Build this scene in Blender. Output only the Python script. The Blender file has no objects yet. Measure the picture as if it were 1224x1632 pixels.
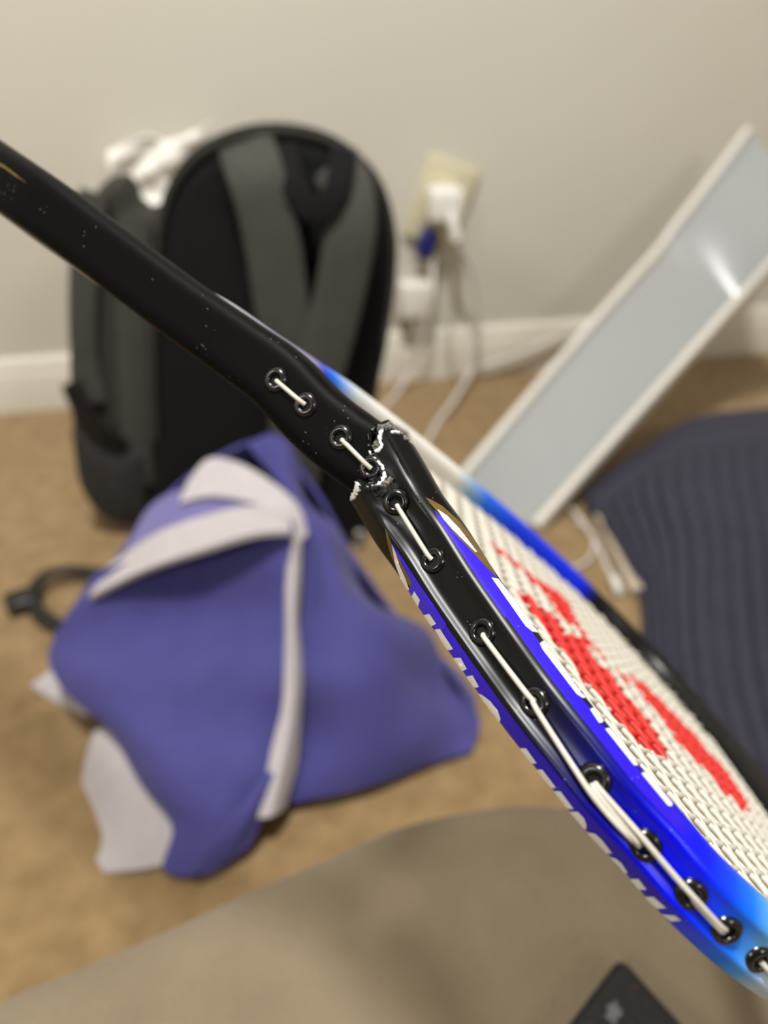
import bpy, bmesh, math, random
import numpy as np
from mathutils import Vector, Matrix
from mathutils.bvhtree import BVHTree
from mathutils.geometry import tessellate_polygon

random.seed(4)
RNG = np.random.RandomState(7)
S = bpy.context.scene
COL = S.collection

# ------------------------------------------------------------------ camera, world, lights, exposure
FPX, CX, CY = 1227.0, 612.0, 816.0
CAM_H, PITCH = 0.56, math.radians(33)
CO = np.array([0, 0, CAM_H])
FWD = np.array([0, math.cos(PITCH), -math.sin(PITCH)])
RGT = np.array([1.0, 0, 0])
UP = np.array([0, math.sin(PITCH), math.cos(PITCH)])
cd = bpy.data.cameras.new('camera')
cam = bpy.data.objects.new('camera', cd)
COL.objects.link(cam)
cam.location = CO
cam.rotation_euler = (math.radians(90) - PITCH, 0, 0)
cd.sensor_fit = 'VERTICAL'
cd.sensor_height = 34.6
cd.lens = 34.6 * FPX / 1632
cd.clip_start = 0.01
cd.dof.use_dof = True
cd.dof.focus_distance = 0.182
cd.dof.aperture_fstop = 6.5
S.camera = cam

w = bpy.data.worlds.new('world')
S.world = w
w.use_nodes = True
w.node_tree.nodes['Background'].inputs[0].default_value = (1.0, 0.96, 0.9, 1)
w.node_tree.nodes['Background'].inputs[1].default_value = 0.16


def area(name, loc, target, size, power, col):
    l = bpy.data.lights.new(name, 'AREA')
    l.shape = 'DISK'
    l.size = size
    l.energy = power
    l.color = col
    o = bpy.data.objects.new(name, l)
    COL.objects.link(o)
    o.location = loc
    o.rotation_euler = (Vector(target) - Vector(loc)).to_track_quat('-Z', 'Y').to_euler()
    return o


area('ceiling_lamp_light', (-0.12, 0.12, 2.38), (-0.1, 0.6, 0), 0.3, 54, (1.0, 0.985, 0.955))
area('left_fill_light', (-1.5, -1.3, 1.7), (0.0, 0.6, 0.3), 0.4, 13, (1.0, 0.98, 0.94))  # unseen fill added on the left to lift the lettering strip
area('right_fill_light', (1.6, -1.6, 2.0), (0.0, 0.6, 0.3), 0.5, 14, (1.0, 0.985, 0.955))  # unseen fill added from the right, no window there

S.view_settings.view_transform = 'Standard'
S.view_settings.look = 'None'
S.view_settings.gamma = 1
S.view_settings.use_curve_mapping = False
S.view_settings.exposure = 0.0


# ------------------------------------------------------------------ helpers
def P(px, py, z):
    return CO + z * (FWD + (px - CX) / FPX * RGT - (py - CY) / FPX * UP)


def ray(px, py):
    return FWD + (px - CX) / FPX * RGT - (py - CY) / FPX * UP


def on_height(px, py, h):
    r = ray(px, py)
    return CO + r * ((h - CAM_H) / r[2])


def pix(p):
    d = np.asarray(p) - CO
    z = d @ FWD
    return np.array([CX + FPX * (d @ RGT) / z, CY - FPX * (d @ UP) / z]), z


WALL_O = np.array([-0.643, 1.174, 0.0])
WALL_D = np.array([0.981, 0.195, 0.0])
WALL_D /= np.linalg.norm(WALL_D)
WALL_N = np.array([WALL_D[1], -WALL_D[0], 0.0])      # towards the camera


def on_wall(px, py, off=0.0):
    r = ray(px, py)
    t = ((WALL_O + WALL_N * off - CO) @ WALL_N) / (r @ WALL_N)
    return CO + r * t


def lin(c):
    out = []
    for v in c[:3]:
        v = v / 255.0
        out.append(v / 12.92 if v <= 0.04045 else ((v + 0.055) / 1.055) ** 2.4)
    return tuple(out) + (1.0,)


def material(name, col, rough=0.6, metal=0.0, noise=None, bump=None, coat=0.0, sheen=0.0, spec=None, subsurf=0):
    """procedural material: noise=(scale, second colour, contrast), bump=(scale, strength)"""
    m = bpy.data.materials.new(name)
    m.use_nodes = True
    nt = m.node_tree
    b = nt.nodes['Principled BSDF']
    b.inputs['Base Color'].default_value = lin(col)
    b.inputs['Roughness'].default_value = rough
    b.inputs['Metallic'].default_value = metal
    b.inputs['Coat Weight'].default_value = coat
    b.inputs['Coat Roughness'].default_value = 0.12
    b.inputs['Sheen Weight'].default_value = sheen
    if spec is not None:
        b.inputs['Specular IOR Level'].default_value = spec
    tc = nt.nodes.new('ShaderNodeTexCoord')
    if noise:
        n = nt.nodes.new('ShaderNodeTexNoise')
        n.inputs['Scale'].default_value = noise[0]
        n.inputs['Detail'].default_value = 5
        r = nt.nodes.new('ShaderNodeValToRGB')
        r.color_ramp.elements[0].position = 0.5 - noise[2]
        r.color_ramp.elements[1].position = 0.5 + noise[2]
        r.color_ramp.elements[0].color = lin(noise[1])
        r.color_ramp.elements[1].color = lin(col)
        nt.links.new(tc.outputs['Object'], n.inputs['Vector'])
        nt.links.new(n.outputs['Fac'], r.inputs['Fac'])
        nt.links.new(r.outputs['Color'], b.inputs['Base Color'])
    if bump:
        n2 = nt.nodes.new('ShaderNodeTexNoise')
        n2.inputs['Scale'].default_value = bump[0]
        n2.inputs['Detail'].default_value = 4
        bp = nt.nodes.new('ShaderNodeBump')
        bp.inputs['Strength'].default_value = bump[1]
        bp.inputs['Distance'].default_value = 0.004
        nt.links.new(tc.outputs['Object'], n2.inputs['Vector'])
        nt.links.new(n2.outputs['Fac'], bp.inputs['Height'])
        nt.links.new(bp.outputs['Normal'], b.inputs['Normal'])
    return m


ORIGIN = {}


def empty(name, loc, label, cat, group=None):
    o = bpy.data.objects.new(name, None)
    o.empty_display_size = 0.05
    COL.objects.link(o)
    o.location = loc
    o['label'] = label
    o['category'] = cat
    if group:
        o['group'] = group
    ORIGIN[o.name] = np.array(loc, float)
    return o


def obj(name, verts, faces, mat, parent=None, smooth=True, label=None, cat=None, kind=None, flat_angle=None, group=None):
    """one mesh object from world-space vertices; origin at its parent's origin or its own base"""
    V = np.asarray(verts, float)
    if parent is not None:
        org = ORIGIN[parent.name]
    else:
        lo, hi = V.min(0), V.max(0)
        org = np.array([(lo[0] + hi[0]) / 2, (lo[1] + hi[1]) / 2, lo[2]])
    me = bpy.data.meshes.new(name)
    me.from_pydata((V - org).tolist(), [], faces)
    me.update()
    for m in (mat if isinstance(mat, (list, tuple)) else [mat]):
        me.materials.append(m)
    me.polygons.foreach_set('use_smooth', [smooth] * len(me.polygons))
    bm = bmesh.new()
    bm.from_mesh(me)
    bmesh.ops.recalc_face_normals(bm, faces=bm.faces)
    bm.to_mesh(me)
    bm.free()
    if smooth and flat_angle:
        me.set_sharp_from_angle(angle=math.radians(flat_angle))
    o = bpy.data.objects.new(name, me)
    COL.objects.link(o)
    if parent is not None:
        o.parent = parent
    else:
        o.location = org
    ORIGIN[o.name] = org
    if label:
        o['label'] = label
    if cat:
        o['category'] = cat
    if kind:
        o['kind'] = kind
    if group:
        o['group'] = group
    return o


def catmull(pts, n):
    """n samples of a smooth curve through pts, even in arc length"""
    pts = np.asarray(pts, float)
    A = np.vstack([2 * pts[0] - pts[1], pts, 2 * pts[-1] - pts[-2]])
    out = []
    for i in range(1, len(A) - 2):
        t = np.linspace(0, 1, 24, endpoint=False)[:, None]
        p0, p1, p2, p3 = A[i - 1], A[i], A[i + 1], A[i + 2]
        out.append(0.5 * (2 * p1 + (p2 - p0) * t + (2 * p0 - 5 * p1 + 4 * p2 - p3) * t ** 2 + (3 * p1 - p0 - 3 * p2 + p3) * t ** 3))
    C = np.vstack(out + [pts[-1:]])
    d = np.r_[0, np.cumsum(np.linalg.norm(np.diff(C, axis=0), axis=1))]
    s = np.linspace(0, d[-1], n)
    return np.stack([np.interp(s, d, C[:, k]) for k in range(C.shape[1])], 1)


def tube_mesh(path, rad, seg=10, flat=None):
    """closed-end tube along path; flat=(normal hint, width, thickness) gives a strap"""
    path = np.asarray(path, float)
    n = len(path)
    T = np.gradient(path, axis=0)
    T /= np.linalg.norm(T, axis=1)[:, None]
    V, F = [], []
    hint = np.array(flat[0], float) if flat else np.array([0.31, 0.22, 0.93])
    for i in range(n):
        a = np.cross(T[i], hint)
        if np.linalg.norm(a) < 1e-6:
            a = np.cross(T[i], [1, 0, 0])
        a /= np.linalg.norm(a)
        b = np.cross(a, T[i])
        r = rad[i] if hasattr(rad, '__len__') else rad
        for k in range(seg):
            th = 2 * math.pi * (k + 0.5) / seg
            if flat:
                cx, sx = math.cos(th), math.sin(th)
                x = math.copysign(abs(cx) ** 0.5, cx) * flat[1] / 2
                y = math.copysign(abs(sx) ** 0.5, sx) * flat[2] / 2
                V.append(path[i] + a * x + b * y)
            else:
                V.append(path[i] + r * (math.cos(th) * a + math.sin(th) * b))
    for i in range(n - 1):
        for k in range(seg):
            F.append((i * seg + k, i * seg + (k + 1) % seg, (i + 1) * seg + (k + 1) % seg, (i + 1) * seg + k))
    F.append(tuple(range(seg))[::-1])
    F.append(tuple((n - 1) * seg + k for k in range(seg)))
    return V, F


def tube(name, ctrl, rad, mat, parent=None, n=40, seg=10, flat=None, **kw):
    V, F = tube_mesh(catmull(ctrl, n), rad, seg, flat)
    return obj(name, V, F, mat, parent, flat_angle=60, **kw)


def box_mesh(center, ax, ay, az, size, bev=0.003):
    bm = bmesh.new()
    bmesh.ops.create_cube(bm, size=1)
    for v in bm.verts:
        v.co = Vector((v.co.x * size[0], v.co.y * size[1], v.co.z * size[2]))
    bmesh.ops.bevel(bm, geom=bm.edges[:], offset=bev, segments=3, affect='EDGES', profile=0.5)
    V = [np.array(center) + v.co.x * np.array(ax) + v.co.y * np.array(ay) + v.co.z * np.array(az) for v in bm.verts]
    bm.verts.index_update()
    F = [tuple(v.index for v in f.verts) for f in bm.faces]
    bm.free()
    return V, F


def grid_surface(rows, nu, nv):
    """smooth grid through rows of world points"""
    R = [catmull(r, nu) for r in rows]
    G = np.array(R)
    return np.stack([catmull(G[:, j], nv) for j in range(nu)], 1)      # nv x nu x 3


def sheet(name, rows, mat, parent, thick=0.004, nu=40, nv=40, wrinkle=0.0, wscale=18.0, away=None, **kw):
    """a cloth-like sheet with two sides and a rim"""
    G = grid_surface(rows, nu, nv)
    du = np.gradient(G, axis=1)
    dv = np.gradient(G, axis=0)
    N = np.cross(du, dv)
    N /= np.linalg.norm(N, axis=2)[:, :, None] + 1e-12
    c = G.reshape(-1, 3).mean(0)
    d = (CO - c) if away is None else np.array(away)
    if (N.reshape(-1, 3).mean(0) @ d) < 0:
        N = -N
    if wrinkle:
        ph = RNG.rand(6) * 6
        q = G @ np.array([[1, .3, .2], [.2, .9, .4], [-.3, .5, 1]]).T * wscale
        h = (np.sin(q[:, :, 0] * 2 + ph[0] + 1.3 * np.sin(q[:, :, 2] + ph[1])) + 0.6 * np.sin(q[:, :, 2] * 3.1 + ph[2] + q[:, :, 1])
             + 0.4 * np.sin(q[:, :, 1] * 5.3 + ph[3]))
        G = G + N * (h * wrinkle)[:, :, None]
    n = nu * nv
    V = np.vstack([G.reshape(-1, 3), (G - N * thick).reshape(-1, 3)])
    F = []
    for i in range(nv - 1):
        for j in range(nu - 1):
            a, b, c2, d2 = i * nu + j, i * nu + j + 1, (i + 1) * nu + j + 1, (i + 1) * nu + j
            F.append((a, b, c2, d2))
            F.append((a + n, d2 + n, c2 + n, b + n))
    rim = [j for j in range(nu)] + [i * nu + nu - 1 for i in range(1, nv)] + [(nv - 1) * nu + j for j in range(nu - 2, -1, -1)] + [i * nu for i in range(nv - 2, 0, -1)]
    for k in range(len(rim)):
        a, b = rim[k], rim[(k + 1) % len(rim)]
        F.append((a, a + n, b + n, b))
    return obj(name, V, F, mat, parent, flat_angle=70, **kw)


# ------------------------------------------------------------------ materials
M = {}
M['wall'] = material('wall_paint', (206, 202, 190), 0.75, noise=(3, (201, 197, 185), 0.3), bump=(120, 0.08))
M['ceil'] = material('ceiling_paint', (225, 220, 210), 0.85, noise=(3, (220, 215, 205), 0.3))
M['trim'] = material('baseboard_paint', (222, 217, 204), 0.4, noise=(5, (216, 211, 198), 0.3))
M['carpet'] = material('tan_carpet', (158, 131, 91), 0.95, noise=(38, (126, 102, 65), 0.25), bump=(260, 0.7), sheen=0.2)
M['indigo'] = material('indigo_cloth', (75, 73, 136), 0.85, noise=(30, (66, 64, 124), 0.3), bump=(700, 0.35), sheen=0.1, spec=0.25)
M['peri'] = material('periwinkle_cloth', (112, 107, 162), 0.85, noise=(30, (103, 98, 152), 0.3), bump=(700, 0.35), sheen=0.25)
M['pale'] = material('pale_cloth', (192, 186, 188), 0.85, noise=(60, (180, 174, 177), 0.3), bump=(600, 0.4), sheen=0.2)
M['bag'] = material('black_nylon', (17, 18, 19), 0.85, noise=(40, (13, 14, 15), 0.3), bump=(500, 0.3), spec=0.2)
M['bag2'] = material('charcoal_nylon', (58, 58, 52), 0.75, noise=(40, (50, 50, 45), 0.3), bump=(500, 0.3), spec=0.2)
M['strap'] = material('charcoal_webbing', (66, 66, 60), 0.8, noise=(60, (56, 57, 51), 0.3), bump=(800, 0.4))
M['mesh'] = material('pocket_mesh', (46, 44, 43), 0.85, noise=(200, (26, 26, 27), 0.2), bump=(400, 0.4))
M['blackplastic'] = material('black_plastic', (14, 14, 15), 0.35, noise=(40, (10, 10, 11), 0.3))
M['greypanel'] = material('grey_plastic', (160, 162, 161), 0.25, noise=(4, (152, 155, 157), 0.3))
M['whiterim'] = material('white_plastic_rim', (218, 215, 206), 0.35, noise=(12, (210, 207, 198), 0.3))
M['white'] = material('white_plastic', (236, 234, 228), 0.35, noise=(12, (230, 228, 222), 0.3))
M['cable'] = material('white_cable', (212, 206, 198), 0.5, noise=(20, (204, 198, 190), 0.3))
M['navy'] = material('navy_plastic', (28, 26, 110), 0.4, noise=(20, (24, 22, 96), 0.3))
M['plate'] = material('cream_plate', (210, 203, 172), 0.4, noise=(10, (204, 197, 166), 0.3))
M['slate'] = material('slate_ribbed_fabric', (62, 62, 74), 0.9, noise=(50, (54, 54, 66), 0.3), bump=(500, 0.4), spec=0.2)
M['piping'] = material('pale_piping', (196, 182, 162), 0.7, noise=(30, (186, 172, 152), 0.3))
M['suede'] = material('beige_suede', (136, 122, 99), 0.9, noise=(26, (122, 108, 86), 0.3), bump=(420, 0.5), sheen=0.2)
M['slab'] = material('black_leatherette', (20, 20, 22), 0.6, noise=(30, (14, 14, 16), 0.3), bump=(300, 0.2))
M['smudge'] = material('grey_smudge', (120, 124, 128), 0.7, noise=(300, (70, 72, 76), 0.3))
M['redmark'] = material('dull_red_mark', (70, 34, 40), 0.7, noise=(300, (40, 24, 28), 0.3))
M['glow_white'] = material('glow_sheet_white', (250, 247, 240), 0.5, noise=(20, (244, 240, 232), 0.3))  # bright white for the sheet that stands in for a wall glow

M['grommet'] = material('grommet_plastic', (9, 9, 10), 0.22, noise=(500, (6, 6, 7), 0.3), coat=0.4)
M['hole'] = material('grommet_bore', (3, 3, 3), 0.9, noise=(500, (2, 2, 2), 0.3))
M['string'] = material('white_string', (214, 210, 198), 0.45, noise=(900, (202, 197, 184), 0.3))
M['stringred'] = material('red_stencil_ink', (222, 40, 34), 0.5, noise=(700, (200, 34, 30), 0.3))
M['chipwhite'] = material('torn_white_fibre', (246, 248, 250), 0.55, noise=(1500, (226, 229, 233), 0.25), bump=(2500, 0.3))
M['chipgrey'] = material('torn_grey_fibre', (158, 152, 140), 0.5, noise=(1400, (84, 79, 72), 0.14), bump=(2500, 0.5))
M['chipdark'] = material('torn_dark_fibre', (52, 50, 48), 0.45, noise=(1400, (18, 18, 18), 0.14), bump=(2500, 1.0))
M['inkwhite'] = material('white_lettering_ink', (240, 240, 242), 0.35, noise=(300, (234, 234, 237), 0.3))
M['inkgold'] = material('gold_flash_ink', (134, 112, 58), 0.35, metal=0.35, noise=(300, (108, 86, 42), 0.3))
M['inkblue'] = material('violet_blue_ink', (52, 26, 232), 0.3, noise=(300, (50, 25, 228), 0.3))
M['grip'] = material('black_grip_tape', (22, 22, 23), 0.8, noise=(60, (16, 16, 17), 0.3), bump=(300, 0.4))


def racket_paint(name, rough, spec):
    """glossy paint whose colour lies in the mesh's own paint layer, with tiny chips and dust"""
    m = bpy.data.materials.new(name)
    m.use_nodes = True
    nt = m.node_tree
    b = nt.nodes['Principled BSDF']
    at = nt.nodes.new('ShaderNodeVertexColor')
    at.layer_name = 'paint'
    tc = nt.nodes.new('ShaderNodeTexCoord')
    vo = nt.nodes.new('ShaderNodeTexVoronoi')
    vo.inputs['Scale'].default_value = 760
    nt.links.new(tc.outputs['Object'], vo.inputs['Vector'])
    n = nt.nodes.new('ShaderNodeTexNoise')
    n.inputs['Scale'].default_value = 110
    nt.links.new(tc.outputs['Object'], n.inputs['Vector'])
    r = nt.nodes.new('ShaderNodeMath')
    r.operation = 'LESS_THAN'
    r.inputs[1].default_value = 0.085
    nt.links.new(vo.outputs['Distance'], r.inputs[0])
    r2 = nt.nodes.new('ShaderNodeMath')
    r2.operation = 'GREATER_THAN'
    r2.inputs[1].default_value = 0.6
    nt.links.new(n.outputs['Fac'], r2.inputs[0])
    mu = nt.nodes.new('ShaderNodeMath')
    mu.operation = 'MULTIPLY'
    nt.links.new(r.outputs[0], mu.inputs[0])
    nt.links.new(r2.outputs[0], mu.inputs[1])
    mx = nt.nodes.new('ShaderNodeMix')
    mx.data_type = 'RGBA'
    nt.links.new(mu.outputs[0], mx.inputs['Factor'])
    nt.links.new(at.outputs['Color'], mx.inputs['A'])
    mx.inputs['B'].default_value = lin((170, 168, 164))
    nt.links.new(mx.outputs['Result'], b.inputs['Base Color'])
    b.inputs['Roughness'].default_value = rough
    b.inputs['Specular IOR Level'].default_value = spec
    b.inputs['Coat Weight'].default_value = 0.0
    b.inputs['Coat Roughness'].default_value = 0.2
    return m


M['paint'] = racket_paint('gloss_racket_paint', 0.31, 0.3)
M['satin'] = racket_paint('satin_black_paint', 0.5, 0.07)

# ------------------------------------------------------------------ the room
FLOOR = (-2.2, 2.2, -1.8, 2.2)


def slab(name, corners, normal, t, mat, kind='structure'):
    c = np.array(corners, float)
    nrm = np.array(normal, float)
    V = np.vstack([c, c - nrm * t])
    F = [(0, 1, 2, 3), (7, 6, 5, 4)] + [(i, i + 4, (i + 1) % 4 + 4, (i + 1) % 4) for i in range(4)]
    return obj(name, V, F, mat, None, smooth=False, kind=kind)


WL, WR = WALL_O - WALL_D * 1.5, WALL_O + WALL_D * 2.9      # ends of the back wall
BK = -3.6
slab('floor', [(WL[0] - .1, BK - .1, 0), (WR[0] + .1, BK - .1, 0), (WR[0] + .1, WR[1] + .3, 0), (WL[0] - .1, WR[1] + .3, 0)], (0, 0, 1), 0.05, M['carpet'])
slab('ceiling', [(WL[0] - .1, BK - .1, 2.45), (WR[0] + .1, BK - .1, 2.45), (WR[0] + .1, WR[1] + .3, 2.45), (WL[0] - .1, WR[1] + .3, 2.45)], (0, 0, -1), 0.05, M['ceil'])
Z = np.array([0, 0, 2.45])
slab('wall_back', [WL, WR, WR + Z, WL + Z], WALL_N, 0.08, M['wall'])
A, B = np.array([WL[0], BK, 0]), np.array([WR[0], BK, 0])
slab('wall_left', [A, WL, WL + Z, A + Z], (1, 0, 0), 0.08, M['wall'])
slab('wall_right', [WR, B, B + Z, WR + Z], (-1, 0, 0), 0.08, M['wall'])
slab('wall_front', [B, A, A + Z, B + Z], (0, 1, 0), 0.08, M['wall'])
# baseboard: a stepped, rounded profile swept along the back wall
prof = [(0, 0), (0.014, 0), (0.014, 0.062), (0.0125, 0.066), (0.0105, 0.069), (0.0105, 0.076), (0.009, 0.083), (0.006, 0.088), (0.0, 0.091)]
V, F = [], []
for e in (WL, WR):
    for a, h in prof:
        V.append(e + WALL_N * a + np.array([0, 0, h]))
n = len(prof)
for i in range(n):
    F.append((i, (i + 1) % n, n + (i + 1) % n, n + i))
F += [tuple(range(n)), tuple(range(n, 2 * n))[::-1]]
obj('baseboard_back', V, F, M['trim'], None, smooth=True, kind='structure', flat_angle=35)

# ------------------------------------------------------------------ the racket
ANG, RR, ZREF = math.radians(45), 2.2, 0.17
U2 = np.array([math.cos(ANG), -math.sin(ANG)])
p_ref, p_far = np.array([769, 1007.]), np.array([802, 844.])
VV = (RR * (U2 @ p_far) - U2 @ p_ref) / (RR - 1)
HF = (VV - U2 @ p_ref) * ZREF


def zplane(px, py):
    return HF / (VV - (U2 @ np.array([px, py])))


def lift(px, py):
    return P(px, py, zplane(px, py))


Ncam = np.array([U2[0], U2[1], (U2 @ np.array([CX, CY]) - VV) / FPX])
Ncam /= np.linalg.norm(Ncam)
NRM = Ncam[0] * RGT - Ncam[1] * UP + Ncam[2] * FWD
E1 = lift(1050, 1352) - lift(720, 930)
E1 -= NRM * (E1 @ NRM)
E1 /= np.linalg.norm(E1)
E2 = np.cross(NRM, E1)
if E2 @ FWD < 0:
    E2 = -E2
ORI = lift(790, 1030)


def ip(a, b):      # in-plane millimetres -> world
    return ORI + E1 * a * 1e-3 + E2 * b * 1e-3


def to_ip(p):
    d = np.asarray(p) - ORI
    return np.array([d @ E1, d @ E2]) * 1e3


near = [(606, 750, .195), (641, 810, .190), (676, 860, .1865), (720, 930, .180), (790, 1030, .170), (849, 1111, .1615), (918, 1198, .1545), (980.5, 1276, .150),
        (1050.5, 1352, .1475), (1105.5, 1415.5, .1465), (1159, 1468.5, .1475), (1216, 1519, .151), (1272, 1561, .156), (1330, 1596, .163)]
far_px = np.array([(442, 567), (487, 601), (560, 646), (615, 687), (663, 726), (740, 788), (780, 822), (825, 863), (911, 934), (976, 992), (1027, 1054), (1092, 1119),
                   (1143, 1185), (1224, 1290)], float)
cf = np.polyfit((far_px[:, 0] - 800) / 400, far_px[:, 1], 3)
far_y = lambda x: np.polyval(cf, (x - 800) / 400)
near_pts = [P(*q) for q in near]
far_xs = [1260, 1150, 1050, 950, 850, 750, 650, 560, 480, 415]
far_pts = [lift(x, far_y(x) + max(0, 575 - x) * 0.035) for x in far_xs]
na, nb = to_ip(near_pts[-1]), to_ip(near_pts[-2])
fa, fb = to_ip(far_pts[0]), to_ip(far_pts[1])
d0 = (na - nb) / np.linalg.norm(na - nb)
d1 = (fb - fa) / np.linalg.norm(fb - fa)
ell = 1.35 * np.linalg.norm(fa - na)
tip = []
for t in np.linspace(0, 1, 9)[1:-1]:
    h = (2 * t ** 3 - 3 * t ** 2 + 1) * na + (t ** 3 - 2 * t ** 2 + t) * d0 * ell + (-2 * t ** 3 + 3 * t ** 2) * fa + (t ** 3 - t ** 2) * d1 * ell
    tip.append(ip(*h))
arm_px = [(-420, -20, .31), (-260, 96, .285), (-80, 222, .252), (30, 298, .2335), (134, 375, .2255), (264.5, 472.5, .2165), (375, 551, .2090), (435, 596, .2055), (494, 658, .2020), (550, 703, .1985),
          (586, 729, .1965), (606, 745, .1955)]
JOIN = P(-560, -110, .335)
z_e = pix(far_pts[-1])[1]
far_arm = [P(345, 508, z_e - .006), P(272, 470, z_e - .006), P(134, 378, z_e + .004), P(20, 298, z_e + .014), P(-200, 150, .5 * z_e + .162), P(-380, 20, .3 * z_e + .23), JOIN]
loop = catmull(near_pts + tip + far_pts + far_arm, 2200)
SEG = np.linalg.norm(np.diff(loop, axis=0), axis=1)
# rings: fine on the near side, coarse elsewhere
cum = np.r_[0, np.cumsum(SEG)]
near_len = cum[np.argmin(np.linalg.norm(loop - near_pts[-1], axis=1))]
stations = np.r_[np.arange(0, near_len, 0.0007), np.arange(near_len, cum[-1], 0.003)]
path = np.stack([np.interp(stations, cum, loop[:, k]) for k in range(3)], 1)


def frames(path, outward0):
    T = np.gradient(path, axis=0)
    T /= np.linalg.norm(T, axis=1)[:, None]
    Bn = NRM[None] - (T @ NRM)[:, None] * T
    Bn /= np.linalg.norm(Bn, axis=1)[:, None]
    O = np.cross(Bn, T)
    if O[0] @ outward0 < 0:
        O = -O
    return T, Bn, O


T_, B_, O_ = frames(path, -E2)


def chaikin(pts, it):
    p = np.array(pts, float)
    for _ in range(it):
        q = np.roll(p, -1, axis=0)
        p = np.stack([p * .75 + q * .25, p * .25 + q * .75], 1).reshape(-1, 2)
    return p


def resample_closed(p, n, dense):
    p = np.vstack([p, p[:1]])
    d = np.linalg.norm(np.diff(p, axis=0), axis=1)
    mid = (p[:-1] + p[1:]) / 2
    d = d * np.array([dense(m) for m in mid])
    c = np.r_[0, np.cumsum(d)]
    s = np.linspace(0, c[-1], n, endpoint=False)
    return np.stack([np.interp(s, c, p[:, k]) for k in range(2)], 1)


NS = 84
sec_raw = [(-6.0, -0.15), (-5.2, 0.05), (-4.5, -0.35), (-3.4, -1.1), (-2, -1.4), (0, -1.45), (2, -1.35), (3.8, -0.9), (5.0, -0.3), (5.9, -0.3), (6.8, -0.7), (7.6, -1.3), (8.2, -1.8), (10.1, -4.0), (10.7, -5.2), (10.7, -9), (9.4, -12),
           (6, -14), (0, -14.6), (-6, -14), (-9.8, -12), (-11.4, -8.5), (-11.4, -5.2), (-10.9, -4.2), (-6.9, -0.7), (-6.5, -0.4)]
sec_raw = [(b - 1.2, o) for b, o in sec_raw]
sec_low = resample_closed(chaikin(sec_raw, 2), NS, lambda m: 3.0 if m[1] > -4.5 else 1.0)
sec_flat = sec_low.copy()                       # the same outline without the string channel
inside = (np.abs(sec_low[:, 0] + 0.6) < 6.6) & (sec_low[:, 1] > -2)
sec_flat[inside, 1] = 0.55 - 0.5 * ((sec_low[inside, 0] + 0.6) / 6.6) ** 2


def side_mask(b, o):
    """1 = left text strip, 2 = right text strip, 0 = the rest"""
    if o > -4.9 and o < -0.5 and b < -7.85:
        return 1
    if o > -4.6 and o < -1.35 and b > 6.3:
        return 2
    return 0


# crack outline, in pixels of the photograph, read as (along, across) of the tube
crack_px = [(654, 711), (645, 689), (638, 682), (624, 677), (611, 677), (600, 681), (594, 687), (594, 700), (592, 716), (588, 719), (590, 726), (600, 737), (608, 745), (611, 757), (606, 769), (590, 774),
            (578, 772), (568, 768), (563, 785), (558, 800)]
cs = np.array([(.68 * x + .73 * y, .73 * x - .68 * y) for x, y in crack_px])
order = np.argsort(cs[:, 1])
cb, csv = cs[order, 1], cs[order, 0]


def crack_shift(p, T):
    q, z = pix(p)
    s, b = .68 * q[0] + .73 * q[1], .73 * q[0] - .68 * q[1]
    q2, _ = pix(p + T * 0.001)
    rate = (.68 * q2[0] + .73 * q2[1] - s) / 0.001       # pixels per metre along the tube
    return (np.interp(b, cb, csv) - s) / rate


BASE = [(-1e9, (7, 7, 8)), (838, (7, 7, 8)), (880, (2, 3, 42)), (925, (0, 2, 84)), (985, (0, 0, 150)), (1060, (0, 2, 215)), (1110, (0, 22, 240)), (1150, (0, 66, 250)), (1185, (8, 120, 252)),
        (1212, (90, 172, 246)), (1240, (196, 216, 236)), (1280, (226, 228, 230)), (1e9, (226, 228, 230))]
FARC = [(-1e9, (226, 228, 230)), (0, (12, 12, 14)), (330, (190, 188, 184)), (380, (158, 153, 172)), (462, (142, 134, 178)), (468, (0, 30, 220)), (490, (30, 130, 250)), (522, (222, 234, 242)), (560, (252, 251, 248)), (690, (250, 249, 244)), (715, (150, 190, 225)),
        (742, (20, 110, 250)), (790, (0, 60, 245)), (900, (0, 40, 225)), (925, (5, 8, 30)), (950, (10, 10, 11)), (1e9, (10, 10, 11))]


def ramp(table, x):
    for (x0, c0), (x1, c1) in zip(table[:-1], table[1:]):
        if x <= x1:
            t = (x - x0) / (x1 - x0) if x1 > x0 else 0
            a, b = np.array(lin(c0)), np.array(lin(c1))
            return a + (b - a) * min(max(t, 0), 1)
    return np.array(lin(table[-1][1]))


def sweep(path, T, Bn, O, secs, scale, crack_at=None, lift_end=0.0, taper=0.012):
    n = len(path)
    V = np.zeros((n, NS, 3))
    for i in range(n):
        sec = secs(i)
        V[i] = path[i] + scale[i] * 1e-3 * (sec[:, :1] * Bn[i] + sec[:, 1:] * O[i])
    if crack_at is not None:
        e = 0 if crack_at == 0 else n - 1
        d = np.linalg.norm(path - path[e], axis=1)
        dist = np.r_[0, np.cumsum(np.linalg.norm(np.diff(path, axis=0), axis=1))]
        dist = dist if e == 0 else dist[-1] - dist
        sh = np.array([crack_shift(V[e, j], T[e]) for j in range(NS)])
        sec = secs(e)
        back = sec[:, 1] < -5.5
        sh[back] = np.clip(sh[back], -0.004, 0.004)
        for i in range(n):
            if dist[i] > taper * 2.2:
                continue
            k = max(0.0, 1 - dist[i] / (taper * 2.2))
            V[i] += T[i] * (sh * k)[:, None]
            V[i] += O[i] * lift_end * k ** 2
    F = []
    for i in range(n - 1):
        for j in range(NS):
            F.append((i * NS + j, i * NS + (j + 1) % NS, (i + 1) * NS + (j + 1) % NS, (i + 1) * NS + j))
    return V, F


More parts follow.
